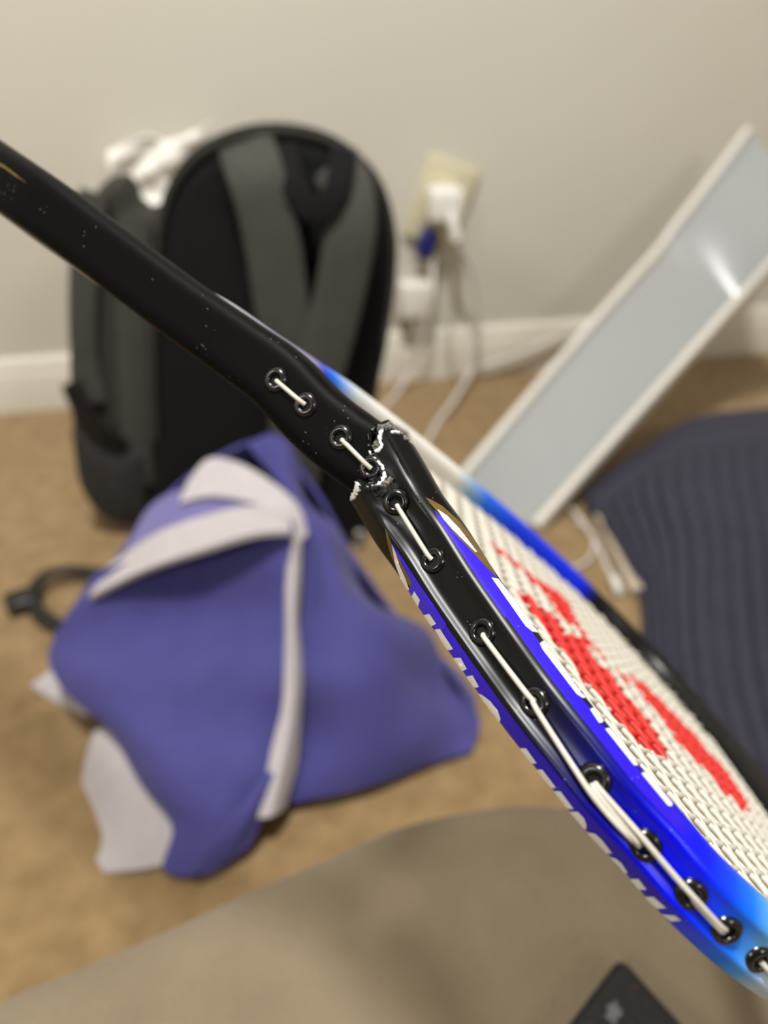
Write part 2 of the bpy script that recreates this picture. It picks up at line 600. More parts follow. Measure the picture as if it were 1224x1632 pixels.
RACKET = empty('broken_tennis_racket', ip(20, 130), 'broken tennis racket, black and blue frame snapped at the shoulder, white strings with red stencil', 'racket')


def frame_object(name, V, F, colfn, paint):
    """sweep V with open ends turned into thin-walled broken ends; colfn(i, j) gives each face's paint"""
    n = V.shape[0]
    Vf = V.reshape(-1, 3)
    extra, FF = [], list(F)
    for e, step in ((0, 1), (n - 1, -1)):
        c = V[e].mean(0)
        base = len(Vf) + sum(len(x) for x in extra)
        inner = c + (V[e] - c) * 0.86
        deep = V[min(max(e + step * 6, 0), n - 1)]
        cd_ = deep.mean(0)
        inner2 = cd_ + (deep - cd_) * 0.8
        extra += [inner, inner2]
        for j in range(NS):
            k = (j + 1) % NS
            FF.append((e * NS + j, e * NS + k, base + k, base + j))
            FF.append((base + j, base + k, base + NS + k, base + NS + j))
        FF.append(tuple(base + NS + j for j in range(NS)))
    o = obj(name, np.vstack([Vf] + extra), FF, [paint, M['chipdark']], RACKET, flat_angle=40)
    me = o.data
    ca = me.color_attributes.new('paint', 'FLOAT_COLOR', 'CORNER')
    data = np.zeros((len(me.loops), 4), np.float32)
    data[:, 3] = 1
    nf = (n - 1) * NS
    mi = np.zeros(len(me.polygons), np.int32)
    for p in me.polygons:
        if p.index >= nf:
            mi[p.index] = 1
            continue
        i, j = divmod(p.index, NS)
        for li in p.loop_indices:
            vi = me.loops[li].vertex_index
            data[li, :3] = colfn(min(vi // NS, n - 1), i, j)[:3]
    ca.data.foreach_set('color', data.ravel())
    me.polygons.foreach_set('material_index', mi)
    return o


zs = np.array([pix(p)[1] for p in path])
pxs = np.array([pix(p)[0] for p in path])
nn = int(np.sum(stations < near_len))
scale = np.zeros(len(path))
for i in range(len(path)):
    if i < nn:
        scale[i] = 130 * zs[i] / FPX / 0.0209
s_end = scale[nn - 1]
for i in range(nn, len(path)):
    t = min(1, (stations[i] - near_len) / 0.06)
    scale[i] = s_end + (0.9 - s_end) * t
    if i > nn + 40 and pxs[i, 0] < 520 and pxs[i, 1] < 700:
        scale[i] = 0.9 - 0.17 * min(1, (520 - pxs[i, 0]) / 110)
dist0 = stations


def secs_low(i):
    k = min(1.0, max(0.0, (dist0[i] - 0.002) / 0.012))
    k = k * k * (3 - 2 * k)
    return sec_flat * (1 - k) + sec_low * k


Vlow, Flow = sweep(path, T_, B_, O_, secs_low, scale, crack_at=0, lift_end=0.0007)
side = np.array([side_mask(*(sec_low[j] * .5 + sec_low[(j + 1) % NS] * .5)) for j in range(NS)])
is_far = np.zeros(len(path), bool)
far0 = np.argmin(np.linalg.norm(path - far_pts[0], axis=1))
is_far[far0:] = True
STRIP_L, STRIP_R = 700, 752


def low_colour(iv, i, j):
    x = pxs[iv, 0]
    if is_far[i]:
        return ramp(FARC, x)
    if i >= nn:
        return ramp(BASE, x) if (stations[i] - near_len) < 0.12 else np.array(lin((10, 10, 11)))
    b = sec_low[j, 0] * scale[iv]
    base = ramp(BASE, x + 2.4 * b)
    if side[j] == 1 and x > STRIP_L:
        c = ramp([(0, (52, 26, 232)), (760, (52, 26, 232)), (870, (34, 8, 180)), (1020, (30, 0, 190)), (1e5, (30, 0, 190))], x)
        t = np.clip((x - 1090) / 45, 0, 1)
        return c * (1 - t) + base * t
    if side[j] == 2 and x > STRIP_R:
        c = ramp([(0, (52, 30, 236)), (800, (52, 30, 236)), (900, (44, 24, 205)), (1e5, (38, 16, 205))], x)
        t = np.clip((x - 1045) / 25, 0, 1)
        return c * (1 - t) + base * t
    return base


FRAME_LOW = frame_object('head_frame', Vlow, Flow, low_colour, M['paint'])

arm_ctrl = [JOIN] + [P(*q) for q in arm_px]
arm_raw = catmull(arm_ctrl, 1500)
ac = np.r_[0, np.cumsum(np.linalg.norm(np.diff(arm_raw, axis=0), axis=1))]
ast_ = np.r_[np.arange(0, ac[-1] - 0.09, 0.002), np.arange(ac[-1] - 0.09, ac[-1], 0.0007)]
apath = np.stack([np.interp(ast_, ac, arm_raw[:, k]) for k in range(3)], 1)
aT, aB, aO = frames(apath, -E2)
th = np.linspace(0, 2 * np.pi, NS, endpoint=False)
sec_arm = np.stack([np.sign(np.cos(th)) * np.abs(np.cos(th)) ** (2 / 4.0) * 9.95 - 0.75, np.sign(np.sin(th)) * np.abs(np.sin(th)) ** (2 / 3.4) * 7.6 - 7.6], 1)
azs = np.array([pix(p)[1] for p in apath])
apx = np.array([pix(p)[0] for p in apath])
wpx = np.interp(apx[:, 0], [-400, 30, 134, 264, 374, 434, 496, 550, 590], [92, 98, 98, 101, 106, 111, 115, 119, 121])
ascale = wpx * azs / FPX / 0.0197
Varm, Farm = sweep(apath, aT, aB, aO, lambda i: sec_arm, ascale, crack_at=1, lift_end=-0.0003)
FRAME_ARM = frame_object('throat_arm', Varm, Farm, lambda iv, i, j: np.array(lin((7, 7, 8))), M['satin'])

# torn inner sleeve seen through the gap of the break
k0, k1 = apath[-6], path[6]
core = catmull([k0, apath[-2] * .5 + path[1] * .5 - O_[0] * 0.0009, k1], 14)
cT, cB, cO = frames(core, -E2)
CV = []
CF = []
for i in range(14):
    for j in range(NS):
        CV.append(core[i] + scale[0] * 0.80e-3 * (sec_flat[j, 0] * cB[i] + (sec_flat[j, 1] - 0.5) * cO[i]))
for i in range(13):
    for j in range(NS):
        CF.append((i * NS + j, i * NS + (j + 1) % NS, (i + 1) * NS + (j + 1) % NS, (i + 1) * NS + j))
obj('inner_sleeve', CV, CF, M['chipgrey'], RACKET, label='grey torn fibre inside the broken tube')

# throat bridge and grip (the grip lies beyond the edge of the photograph)
br0, br1 = to_ip(lift(520, 640)), to_ip(far_pts[-2])
bridge = [ip(*br0), ip(*(br0 * .6 + br1 * .4 + np.array([6, -4]))), ip(*(br0 * .25 + br1 * .75 + np.array([4, -2]))), ip(*br1)]
tube('throat_bridge', bridge, 0.0055, material('bridge_paint', (9, 9, 10), 0.35, noise=(50, (7, 7, 8), 0.3)), RACKET, n=24, seg=14)
axis = JOIN - ip(-40, 140)
axis /= np.linalg.norm(axis)
gp = [JOIN - axis * 0.02, JOIN + axis * 0.04, JOIN + axis * 0.08, JOIN + axis * 0.24, JOIN + axis * 0.27]
V, F = tube_mesh(np.array(gp), [0.015, 0.0145, 0.0165, 0.0165, 0.019], 8)
obj('handle_grip', V, F, M['grip'], RACKET, smooth=False)

# ray tests on the frame, so that ink, grommets and outer strings sit on its real surface
bvh_v = [Vector(v) for v in np.vstack([Vlow.reshape(-1, 3), Varm.reshape(-1, 3)])]
off = Vlow.reshape(-1, 3).shape[0]
BVH = BVHTree.FromPolygons(bvh_v, [tuple(f) for f in Flow] + [tuple(k + off for k in f) for f in Farm])


def hit(px, py):
    d = Vector(ray(px, py)).normalized()
    loc, nor, idx, dist = BVH.ray_cast(Vector(CO), d, 0.33)
    if loc is None:
        return None
    nor = np.array(nor)
    if nor @ np.array(d) > 0:
        nor = -nor
    return np.array(loc), nor


def hit_near(px, py, cx, cy):
    for k in np.linspace(0, 0.9, 19):
        h = hit(px + (cx - px) * k, py + (cy - py) * k)
        if h is not None:
            return h
    return P(px, py, .19), -FWD


def ink_mesh(poly, lift_mm, step=3.5):
    """flat print: the outline filled, cut into a fine net and laid on the frame's surface"""
    c = np.mean(poly, 0)
    bm = bmesh.new()
    vs = [bm.verts.new((x, y, 0)) for x, y in poly]
    tri = tessellate_polygon([[Vector((x, y, 0)) for x, y in poly]])
    for t in tri:
        try:
            bm.faces.new([vs[k] for k in t])
        except ValueError:
            pass
    lo, hi = np.min(poly, 0), np.max(poly, 0)
    for ax in (0, 1):
        for q in np.arange(lo[ax] + step, hi[ax], step):
            co = [0, 0, 0]
            no = [0, 0, 0]
            co[ax], no[ax] = q, 1
            bmesh.ops.bisect_plane(bm, geom=bm.verts[:] + bm.edges[:] + bm.faces[:], plane_co=co, plane_no=no)
    bm.verts.index_update()
    V = []
    for v in bm.verts:
        loc, nor = hit_near(v.co.x, v.co.y, c[0], c[1])
        V.append(loc + nor * lift_mm * 1e-3)
    F = [tuple(v.index for v in f.verts) for f in bm.faces]
    bm.free()
    return V, F


def ink(name, polys, mat, lift_mm, label=None):
    V, F = [], []
    for poly in polys:
        v, f = ink_mesh(poly, lift_mm)
        F += [tuple(k + len(V) for k in t) for t in f]
        V += v
    return obj(name, V, F, mat, RACKET, label=label)


left_marks = [
    [(661, 942), (670, 956), (667, 967), (657, 950)], [(685, 978), (696, 994), (688, 998), (676, 980)], [(702, 1002), (723, 1034), (714, 1037), (693, 1003)],
    [(735, 1048), (745, 1066), (736, 1070), (721, 1048)], [(754, 1076), (764, 1094), (756, 1097), (742, 1078)],
    [(760, 1104), (769, 1107), (782, 1117), (794, 1132), (798.5, 1145), (797, 1151.6), (790, 1147), (784, 1135), (777, 1125.5), (767, 1114)],
    [(827, 1192), (839, 1192), (856, 1216), (844, 1217)], [(855, 1226), (865, 1226), (887, 1255), (876, 1256), (864, 1240)],
    [(882.5, 1260), (894, 1260.6), (915, 1289), (902, 1288), (891, 1277)],
    [(909, 1293), (921, 1293), (931, 1303), (935, 1313), (935, 1320.5), (929, 1320.5), (918.5, 1308)],
    [(935.6, 1325.5), (949, 1328), (960, 1338), (976, 1359), (965, 1359), (947, 1340)],
    [(969, 1364), (981, 1367), (991, 1375), (1001, 1390), (994.5, 1393), (982, 1378.6)],
    [(1002, 1400), (1018, 1400), (1031, 1417), (1017, 1417)], [(1026, 1428), (1042, 1428.5), (1062, 1446), (1048, 1447.6)],
    [(1054.6, 1456), (1076, 1458), (1086, 1466), (1070, 1467.6)]]
right_marks = [
    [(783, 921), (793.5, 923), (842, 985), (856, 1004.6), (858, 1009), (848, 1007), (837, 998)],
    [(860, 1026), (864.6, 1022), (870, 1025), (886, 1048), (918.5, 1089.5), (936, 1112), (928, 1113), (918.5, 1106), (864.6, 1035.6)],
    [(940, 1131), (944.5, 1128), (950, 1131), (961, 1149), (959, 1152), (954, 1152)],
    [(964, 1162), (974, 1160), (985, 1175), (987, 1180), (1006.6, 1202), (1019, 1215.6), (1016, 1220), (1010, 1220)],
    [(1021.6, 1233), (1027, 1230.6), (1059, 1266), (1071, 1281), (1069.5, 1285), (1064, 1284)]]
blue_tips = [
    [(624.5, 864), (630, 872), (646, 896), (664, 924), (690, 962), (712, 995), (703, 1013), (680, 984), (660, 953), (652, 942), (655, 934), (645, 910), (634, 884)],
    [(692, 813), (707, 828), (722, 847), (740, 867), (769, 897), (790, 920), (812, 951), (805, 985), (769, 934), (743, 894), (714, 851), (699, 829)]]
gold = [
    [(614, 841), (621, 858), (627, 872), (634, 884), (646, 908), (657, 928), (655, 936), (646, 924), (634, 906), (624, 886), (618, 866)],
    [(678, 793), (688, 797), (705, 807), (730, 829), (752, 857), (770, 884), (785, 907), (792, 921), (776, 906), (758, 886), (740, 867), (722, 849), (706, 828), (694, 812), (684, 801)]]
white_fl = [
    [(625, 867), (631, 880), (637, 900), (645, 918), (653, 939), (651, 943), (639, 922), (630, 897)],
    [(697, 812), (712, 822), (732, 843), (760, 880), (757, 880), (738, 861), (720, 843), (706, 827)]]
ink('blue_strip_tip', blue_tips, M['inkblue'], 0.09)
ink('gold_flash', gold, M['inkgold'], 0.12)
ink('white_flash', white_fl, M['inkwhite'], 0.15)
for poly in left_marks + right_marks:
    ink('letter', [poly], M['inkwhite'], 0.16)
ink('gold_flash', [[(-10, 256), (6, 263), (24, 277), (44, 293), (25, 281), (7, 268), (-10, 261)]], M['inkgold'], 0.06)

# grommets: one lathe, copied
gprof = [(0.00115, -0.0002), (0.00120, 0.00055), (0.00145, 0.00092), (0.0018, 0.00102), (0.0022, 0.00088), (0.00255, 0.0005), (0.0028, 0.00005), (0.0029, -0.0006)]
bm_v, bm_f = [], []
GS = 20
gprof = [(r_ * 1.24, h_ * 1.12) for r_, h_ in gprof]
for r, h in gprof:
    for k in range(GS):
        a = 2 * math.pi * k / GS
        bm_v.append((r * math.cos(a), r * math.sin(a), h))
for i in range(len(gprof) - 1):
    for k in range(GS):
        bm_f.append((i * GS + k, i * GS + (k + 1) % GS, (i + 1) * GS + (k + 1) % GS, (i + 1) * GS + k))
ncap = len(bm_v)
for k in range(GS):
    a = 2 * math.pi * k / GS
    bm_v.append((0.00155 * math.cos(a), 0.00155 * math.sin(a), 0.0001))
bm_f.append(tuple(ncap + k for k in range(GS)))
gme = bpy.data.meshes.new('grommet')
gme.from_pydata(bm_v, [], bm_f)
gme.materials.append(M['grommet'])
gme.materials.append(M['hole'])
gme.polygons.foreach_set('use_smooth', [True] * len(gme.polygons))
gme.polygons[len(gme.polygons) - 1].material_index = 1
gme.update()
GR = [(440, 605), (487, 645), (543, 697), (592, 745), (631, 800), (690, 893), (769, 1007), (852, 1119), (948, 1242), (1027, 1347), (1101, 1425), (1157, 1482), (1209, 1528)]
for px, py in GR:
    h = hit(px, py)
    loc, nor = h
    o = bpy.data.objects.new('grommet', gme)
    COL.objects.link(o)
    o.parent = RACKET
    q = Vector(nor).to_track_quat('Z', 'Y')
    o.matrix_basis = Matrix.Translation(Vector(loc - ORIGIN[RACKET.name])) @ q.to_matrix().to_4x4()

# string lengths along the outer face, dipping into the grommets at their ends
outer = [[(441, 607, .3), (451, 615, 1.0), (477, 637, 1.0), (487, 645, .3)], [(545, 701, .3), (556, 711, 1.0), (580, 735, 1.0), (592, 747, .3)],
         [(633, 805, .3), (641, 817, 1.1), (681, 880, 1.1), (689, 892, .3)], [(771, 1012, .3), (779, 1023, 1.1), (842, 1105, 1.3), (852, 1117, .4)],
         [(850, 1114, .9), (862, 1137, 1.3), (931, 1248, 1.9), (955, 1281, 1.5), (986, 1318, 1.4), (1019, 1347, .5)], [(949, 1248, .4), (958, 1257, 1.2), (1022, 1327, 2.0), (1066, 1381, 1.6), (1099, 1417, 2.0), (1142, 1466, 1.5), (1154, 1478, .5)],
         [(944, 1251, .4), (953, 1263, 1.3), (1010, 1332, 1.3), (1020, 1344, .4)], [(1103, 1430, .4), (1112, 1440, 1.2), (1140, 1470, 1.4), (1150, 1482, .4)], [(1211, 1530, .4), (1219, 1538, 1.2), (1236, 1553, 1.2)]]
for L in outer:
    pts = []
    for x, y, hmm in L:
        h = hit(x, y)
        if h is None:
            continue
        pts.append(h[0] + h[1] * hmm * 1e-3)
    tube('outer_string', pts, 0.00061, M['string'], RACKET, n=30, seg=10)

# torn fibre along the break: ragged raised ribbons
def ragged(name, pts, wpx, mat, rise, seed, label=None):
    rs = np.random.RandomState(seed)
    C = catmull(np.array(pts, float), max(8, int(len(pts) * 3.5)))
    T = np.gradient(C, axis=0)
    T /= np.linalg.norm(T, axis=1)[:, None] + 1e-9
    Nn = np.stack([-T[:, 1], T[:, 0]], 1)
    V, F = [], []
    m = 7
    for i, (c, nn_) in enumerate(zip(C, Nn)):
        e = 0.35 if i in (0, len(C) - 1) else 1.0
        wl, wr = wpx * e * (0.25 + 0.6 * rs.rand()), wpx * e * (0.25 + 0.6 * rs.rand())
        for k in range(m):
            t = k / (m - 1)
            off_ = -wl + (wl + wr) * t
            p = c + nn_ * off_
            h = hit_near(p[0], p[1], c[0], c[1])
            hgt = -0.0003 if k in (0, m - 1) else rise * 1e-3 * (0.6 + 0.5 * rs.rand()) * math.sin(math.pi * t)
            V.append(h[0] + h[1] * (hgt + 0.0002))
    nC = len(C)
    top = len(V)
    for i in range(nC - 1):
        for k in range(m - 1):
            F.append((i * m + k, i * m + k + 1, (i + 1) * m + k + 1, (i + 1) * m + k))
    return obj(name, V, F, mat, RACKET, smooth=False, label=label)


ragged('fibre_fracture', [(599, 683), (595, 695), (597, 708), (592, 717)], 13, M['chipgrey'], 0.7, 1, 'grey torn fibre at the break')
ragged('fibre_fracture', [(601, 683), (613, 679), (625, 680), (637, 684), (646, 691), (651, 703)], 10, M['chipgrey'], 0.7, 2, 'grey torn fibre at the break')
ragged('fibre_fracture', [(609, 776), (617, 769), (625, 765)], 11, M['chipgrey'], 0.9, 3, 'grey torn fibre at the break')
ragged('fibre_fracture', [(574, 775), (583, 780), (593, 781), (604, 778)], 7, M['chipdark'], 0.9, 4, 'dark torn fibre at the break')
ragged('fibre_fracture', [(594, 787), (604, 790), (615, 787)], 7, M['chipdark'], 0.8, 5, 'dark torn fibre at the break')
ragged('paint_chip', [(609, 684), (606, 693), (606, 702), (608, 709), (604, 716), (594, 722), (588, 719)], 5.6, M['chipwhite'], 0.22, 6, 'white torn edge of paint')
ragged('paint_chip', [(590, 727), (598, 734), (607, 740), (611, 750)], 5.0, M['chipwhite'], 0.22, 7, 'white torn edge of paint')
ragged('paint_chip', [(613, 752), (611, 763), (606, 770), (596, 771), (585, 775)], 6.5, M['chipwhite'], 0.22, 8, 'white torn edge of paint')
ragged('paint_chip', [(568, 767), (571, 777), (566, 786), (560, 797)], 8.5, M['chipwhite'], 0.22, 9, 'white torn edge of paint')
ragged('paint_chip', [(622, 690), (631, 688), (639, 690), (646, 689)], 4.6, M['chipwhite'], 0.22, 10, 'white torn edge of paint')

# string bed: mains and crosses, woven, clipped to the head outline
bound = [to_ip(lift(x, y)) for x, y, _ in near] + [to_ip(p) for p in tip] + [to_ip(p) for p in far_pts[:-1]]
bound.append(br1)
bound.append(br0 * .5 + br1 * .5)
bound.append(br0)
bound = np.array(bound)
ctr = bound.mean(0)
dv = bound - ctr
bound_in = ctr + dv * (1 - 9 / np.linalg.norm(dv, axis=1))[:, None]
AX = math.radians(-7)
D1 = np.array([math.cos(AX), math.sin(AX)])
D2 = np.array([-math.sin(AX), math.cos(AX)])


def clip_line(p, d):
    ts = []
    for a, b in zip(bound_in, np.roll(bound_in, -1, axis=0)):
        e = b - a
        den = d[0] * e[1] - d[1] * e[0]
        if abs(den) < 1e-9:
            continue
        r = a - p
        t = (r[0] * e[1] - r[1] * e[0]) / den
        u = (r[0] * d[1] - r[1] * d[0]) / den
        if 0 <= u <= 1:
            ts.append(t)
    return (min(ts), max(ts)) if len(ts) >= 2 else None


logo_px = [
    [(772, 858), (791, 880), (820, 902), (845, 927), (871, 952), (892, 985), (914, 1000), (936, 1029), (969, 1061), (1000, 1095), (1003, 1088), (976, 1065), (943, 1029), (918, 992), (907, 963), (889, 945), (852, 923), (800, 880)],
    [(823, 945), (834, 960), (852, 985), (878, 1018), (903, 1050), (932, 1090), (961, 1123), (983, 1145), (1012, 1181), (1041, 1203), (1063, 1214), (1056, 1188), (1034, 1152), (1005, 1123), (976, 1079), (943, 1047), (925, 1018),
     (900, 1010), (885, 985), (863, 974), (845, 952)],
    [(1003, 1077), (1016, 1101), (1034, 1123), (1063, 1159), (1088, 1195), (1114, 1221), (1146, 1257), (1172, 1282), (1197, 1306), (1183, 1272), (1161, 1235), (1135, 1206), (1103, 1170), (1070, 1137), (1034, 1097)]]
logo_ip = [[to_ip(lift(x, y)) for x, y in poly] for poly in logo_px]


def in_poly(p, poly):
    c = False
    j = len(poly) - 1
    for i in range(len(poly)):
        a, b = poly[i], poly[j]
        if (a[1] > p[1]) != (b[1] > p[1]) and p[0] < (b[0] - a[0]) * (p[1] - a[1]) / (b[1] - a[1]) + a[0]:
            c = not c
        j = i
    return c


def in_logo(p):
    return any(in_poly(p, q) for q in logo_ip)


MAINSP, CROSSP = 6.6, 7.0
SR = 0.00086


def bed_string(name, p, d, sp, sign0):
    cl = clip_line(p, d)
    if cl is None or cl[1] - cl[0] < 20:
        return
    t = np.arange(cl[0], cl[1], 2.2)
    q = p + t[:, None] * d
    ph = t / sp * math.pi + sign0
    pts = np.array([ip(*k) for k in q]) + NRM[None] * (0.00045 * np.sin(ph))[:, None]
    V, F = tube_mesh(pts, SR, 6)
    o = obj(name, V, F, [M['string'], M['stringred']], RACKET)
    mi = [0] * len(o.data.polygons)
    red = [in_logo((q[i] + q[i + 1]) / 2) for i in range(len(q) - 1)]
    for i, r in enumerate(red):
        if r:
            for k in range(6):
                mi[i * 6 + k] = 1
    o.data.polygons.foreach_set('material_index', mi)


for k in range(-24, 25):
    bed_string('main_string', ctr + D2 * k * MAINSP, D1, CROSSP, math.pi * (k % 2))
for k in range(-24, 25):
    bed_string('cross_string', ctr + D1 * k * CROSSP, D2, MAINSP, math.pi * (k % 2) + math.pi / 2)

# ------------------------------------------------------------------ backpack
bag_base = on_height(390, 885, 0)
BX = np.array([math.cos(math.radians(8)), math.sin(math.radians(8)), 0])
BY = np.array([-BX[1], BX[0], 0])                      # away from the camera
BZ = np.array([0.0, 0.0, 1.0]) + BY * 0.10
BZ /= np.linalg.norm(BZ)
BN = np.cross(BX, BZ)
if BN @ FWD > 0:
    BN = -BN
BAG = empty('backpack', bag_base + BY * 0.1, 'black backpack with charcoal shoulder straps standing on the carpet against the wall', 'backpack')


def on_bag(px, py, off=0.0):
    r = ray(px, py)
    p0 = bag_base + BN * off
    return CO + r * (((p0 - CO) @ BN) / (r @ BN))


def pillow(name, outline, depth, rnd, mat, parent, bulge=0.0, n=96):
    """rounded slab: outline (world points, planar) faces the camera, depth goes back"""
    C = catmull(list(outline) + [outline[0]], n + 1)[:-1]
    c = C.mean(0)
    Tn = np.roll(C, -1, 0) - np.roll(C, 1, 0)
    Tn /= np.linalg.norm(Tn, axis=1)[:, None]
    out = np.cross(Tn, BN)
    if np.sum(out * (C - c)) < 0:
        out = -out
    rings = []
    for f in (0.15, 0.4, 0.65, 0.85):
        inn = C - out * rnd
        rings.append(c + (inn - c) * f + BN * (bulge * (1 - f ** 2)))
    for a in np.linspace(0, math.pi / 2, 7):
        rings.append(C - out * rnd * (1 - math.sin(a)) - BN * rnd * (1 - math.cos(a)))
    for a in np.linspace(math.pi / 2, 0, 7):
        rings.append(C - out * rnd * (1 - math.sin(a)) - BN * (depth - rnd * (1 - math.cos(a))))
    V = np.vstack(rings)
    V[:, 2] = np.maximum(V[:, 2], 0.002)
    F = []
    m = len(rings)
    for i in range(m - 1):
        for j in range(n):
            F.append((i * n + j, i * n + (j + 1) % n, (i + 1) * n + (j + 1) % n, (i + 1) * n + j))
    F += [tuple(range(n))[::-1], tuple((m - 1) * n + j for j in range(n))]
    return obj(name, V, F, mat, parent, flat_angle=50)


main_o = [(300, 898), (252, 870), (238, 760), (232, 600), (236, 440), (247, 335), (285, 258), (350, 213), (430, 196), (510, 206), (572, 240), (616, 292), (638, 365), (640, 440), (626, 545), (606, 650), (598, 770),
          (592, 866), (540, 902), (410, 906)]
pillow('main_compartment', [on_bag(x, y) for x, y in main_o], 0.13, 0.035, M['bag'], BAG, 0.012)
back_o = [(230, 850), (160, 830), (118, 740), (104, 620), (106, 500), (118, 400), (138, 325), (162, 290), (184, 285), (204, 308), (222, 340), (330, 330), (500, 340), (560, 420), (550, 640), (520, 800), (400, 850)]
pillow('front_compartment', [on_bag(x, y, -0.07) for x, y in back_o], 0.12, 0.03, M['bag2'], BAG, 0.0)


def bag_strap(name, ctrl, width, mat, off=0.024, thick=0.012, parent=None, n=40, **kw):
    return tube(name, [on_bag(x, y, off + (d if d else 0)) for x, y, d in ctrl], 0, mat, parent or BAG, n=n, seg=16, flat=(BN, width, thick), **kw)


s1 = bag_strap('shoulder_strap', [(392, 232, -.03), (408, 280, -.002), (425, 340, .004), (438, 410, .006), (448, 480, .006), (462, 560, .004), (470, 640, 0), (466, 740, -.004)], 0.056, M['strap'])
s2 = bag_strap('shoulder_strap', [(532, 256, -.034), (556, 312, -.006), (558, 370, .004), (545, 450, .006), (524, 540, .006), (502, 620, .004), (486, 690, 0), (470, 780, -.004)], 0.052, M['strap'])
bag_strap('carry_handle', [(452, 232, -.015), (466, 290, .008), (490, 332, .016), (515, 335, .016), (538, 298, .008), (548, 240, -.015)], 0.026, M['bag'], 0.02, 0.008)
bag_strap('seam_piping', [(248, 700, 0), (243, 560, 0), (248, 420, 0), (262, 330, 0), (300, 262, 0), (360, 224, 0), (430, 208, 0), (505, 218, 0), (562, 250, 0), (604, 300, 0), (624, 370, 0), (626, 440, 0), (612, 550, 0)], 0.006, M['bag2'], -0.004, 0.006, n=80)
for ctrl, wd in (([(150, 306, 0), (136, 400, .002), (132, 500, .002), (136, 580, 0), (150, 640, 0)], 0.03), ([(216, 345, 0), (212, 440, .002), (212, 560, .002), (216, 660, .002), (222, 770, 0)], 0.036)):
    bag_strap('side_webbing', ctrl, wd, M['strap'], -0.064, 0.006)
bag_strap('compression_strap', [(112, 610, .002), (130, 650, .006), (160, 690, .008), (196, 716, .004)], 0.022, M['blackplastic'], -0.06, 0.006)
pk = [(112, 690), (150, 694), (200, 720), (228, 735), (230, 830), (170, 830), (128, 780)]
pillow('side_pocket', [on_bag(x, y, -0.056) for x, y in pk], 0.02, 0.008, M['mesh'], BAG, 0.006, n=48)
loop_px = [(190, 915, .012), (150, 912, .014), (112, 908, .016), (78, 914, .018), (56, 934, .018), (54, 962, .016), (72, 984, .013), (104, 1000, .01), (140, 1010, .008)]
tube('webbing_tail', [on_height(x, y, h) for x, y, h in loop_px], 0, M['blackplastic'], BAG, n=50, seg=12, flat=((0, 0, 1), 0.016, 0.004))
bc = on_height(34, 956, 0.014)
V, F = box_mesh(bc, (0.86, 0.5, 0), (-0.5, 0.86, 0), (0, 0, 1), (0.034, 0.03, 0.014), 0.005)
obj('buckle', V, F, M['blackplastic'], BAG, flat_angle=40)
V, F = box_mesh(on_bag(574, 862, 0.003), BX, BN, BZ, (0.014, 0.008, 0.03), 0.003)
obj('zip_pull', V, F, material('grey_metal', (150, 152, 146), 0.35, 0.6, noise=(60, (130, 132, 128), 0.3)), BAG, flat_angle=40, label='grey metal zip pull')

# white sheet added to stand in for the glow between backpack and wall
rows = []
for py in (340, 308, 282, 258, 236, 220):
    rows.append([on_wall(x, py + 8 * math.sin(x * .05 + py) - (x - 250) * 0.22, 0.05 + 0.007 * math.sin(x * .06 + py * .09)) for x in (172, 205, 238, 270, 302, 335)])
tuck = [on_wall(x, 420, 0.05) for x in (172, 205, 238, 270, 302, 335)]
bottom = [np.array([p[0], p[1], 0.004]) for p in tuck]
sheet('glow_sheet', [bottom, tuck] + rows, M['glow_white'], None, 0.003, 60, 80, 0.0016, 22, label='white sheet standing in for the bright glow between black backpack and wall', cat='bag')

# ------------------------------------------------------------------ crumpled cloth in front of the backpack
CLOTH = empty('towel', on_height(330, 1330, 0), 'crumpled indigo towel with pale reverse side heaped on the carpet', 'towel')
Q = lambda rows: [[P(*p) for p in r] for r in rows]
A_ = [[(165, 925, .72), (250, 880, .70), (340, 848, .685), (420, 830, .68), (466, 838, .685)],
      [(105, 985, .715), (220, 960, .698), (330, 940, .688), (410, 930, .684), (462, 935, .676)],
      [(85, 1040, .72), (200, 1040, .690), (320, 1030, .676), (400, 1020, .672), (458, 1040, .662)],
      [(110, 1095, .70), (200, 1110, .665), (310, 1110, .645), (390, 1110, .643), (455, 1120, .645)],
      [(170, 1155, .67), (230, 1180, .635), (310, 1190, .62), (385, 1190, .62), (445, 1190, .63)],
      [(225, 1225, .645), (265, 1250, .62), (320, 1265, .607), (375, 1265, .607), (425, 1265, .615)],
      [(280, 1310, .615), (300, 1320, .607), (335, 1330, .598), (370, 1325, .598), (412, 1310, .605)],
      [(262, 1385, .597), (290, 1397, .592), (325, 1390, .594), (365, 1365, .602), (402, 1340, .609)]]
B2 = [[(400, 715, .76), (430, 698, .76), (455, 705, .76), (480, 735, .765)],
      [(440, 770, .735), (475, 790, .72), (505, 810, .72), (530, 830, .745)],
      [(470, 850, .71), (515, 870, .69), (555, 900, .695), (600, 935, .74)],
      [(478, 950, .69), (540, 970, .665), (610, 985, .675), (680, 1000, .73)],
      [(475, 1060, .67), (550, 1070, .65), (640, 1070, .66), (725, 1075, .72)],
      [(470, 1170, .655), (560, 1160, .645), (660, 1150, .665), (768, 1135, .715)],
      [(455, 1285, .633), (560, 1252, .65), (660, 1228, .667), (752, 1195, .685)]]
C_ = [[(300, 765, .735), (330, 732, .745), (370, 735, .745), (420, 760, .735), (470, 800, .72), (492, 850, .71)],
      [(285, 800, .72), (330, 790, .72), (380, 795, .715), (430, 812, .705), (465, 832, .70), (476, 866, .69)]]
D_ = [[(175, 900, .72), (250, 850, .705), (330, 820, .70), (400, 806, .70), (455, 815, .70)],
      [(140, 952, .700), (230, 908, .675), (320, 874, .655), (400, 850, .650), (464, 846, .662)]]
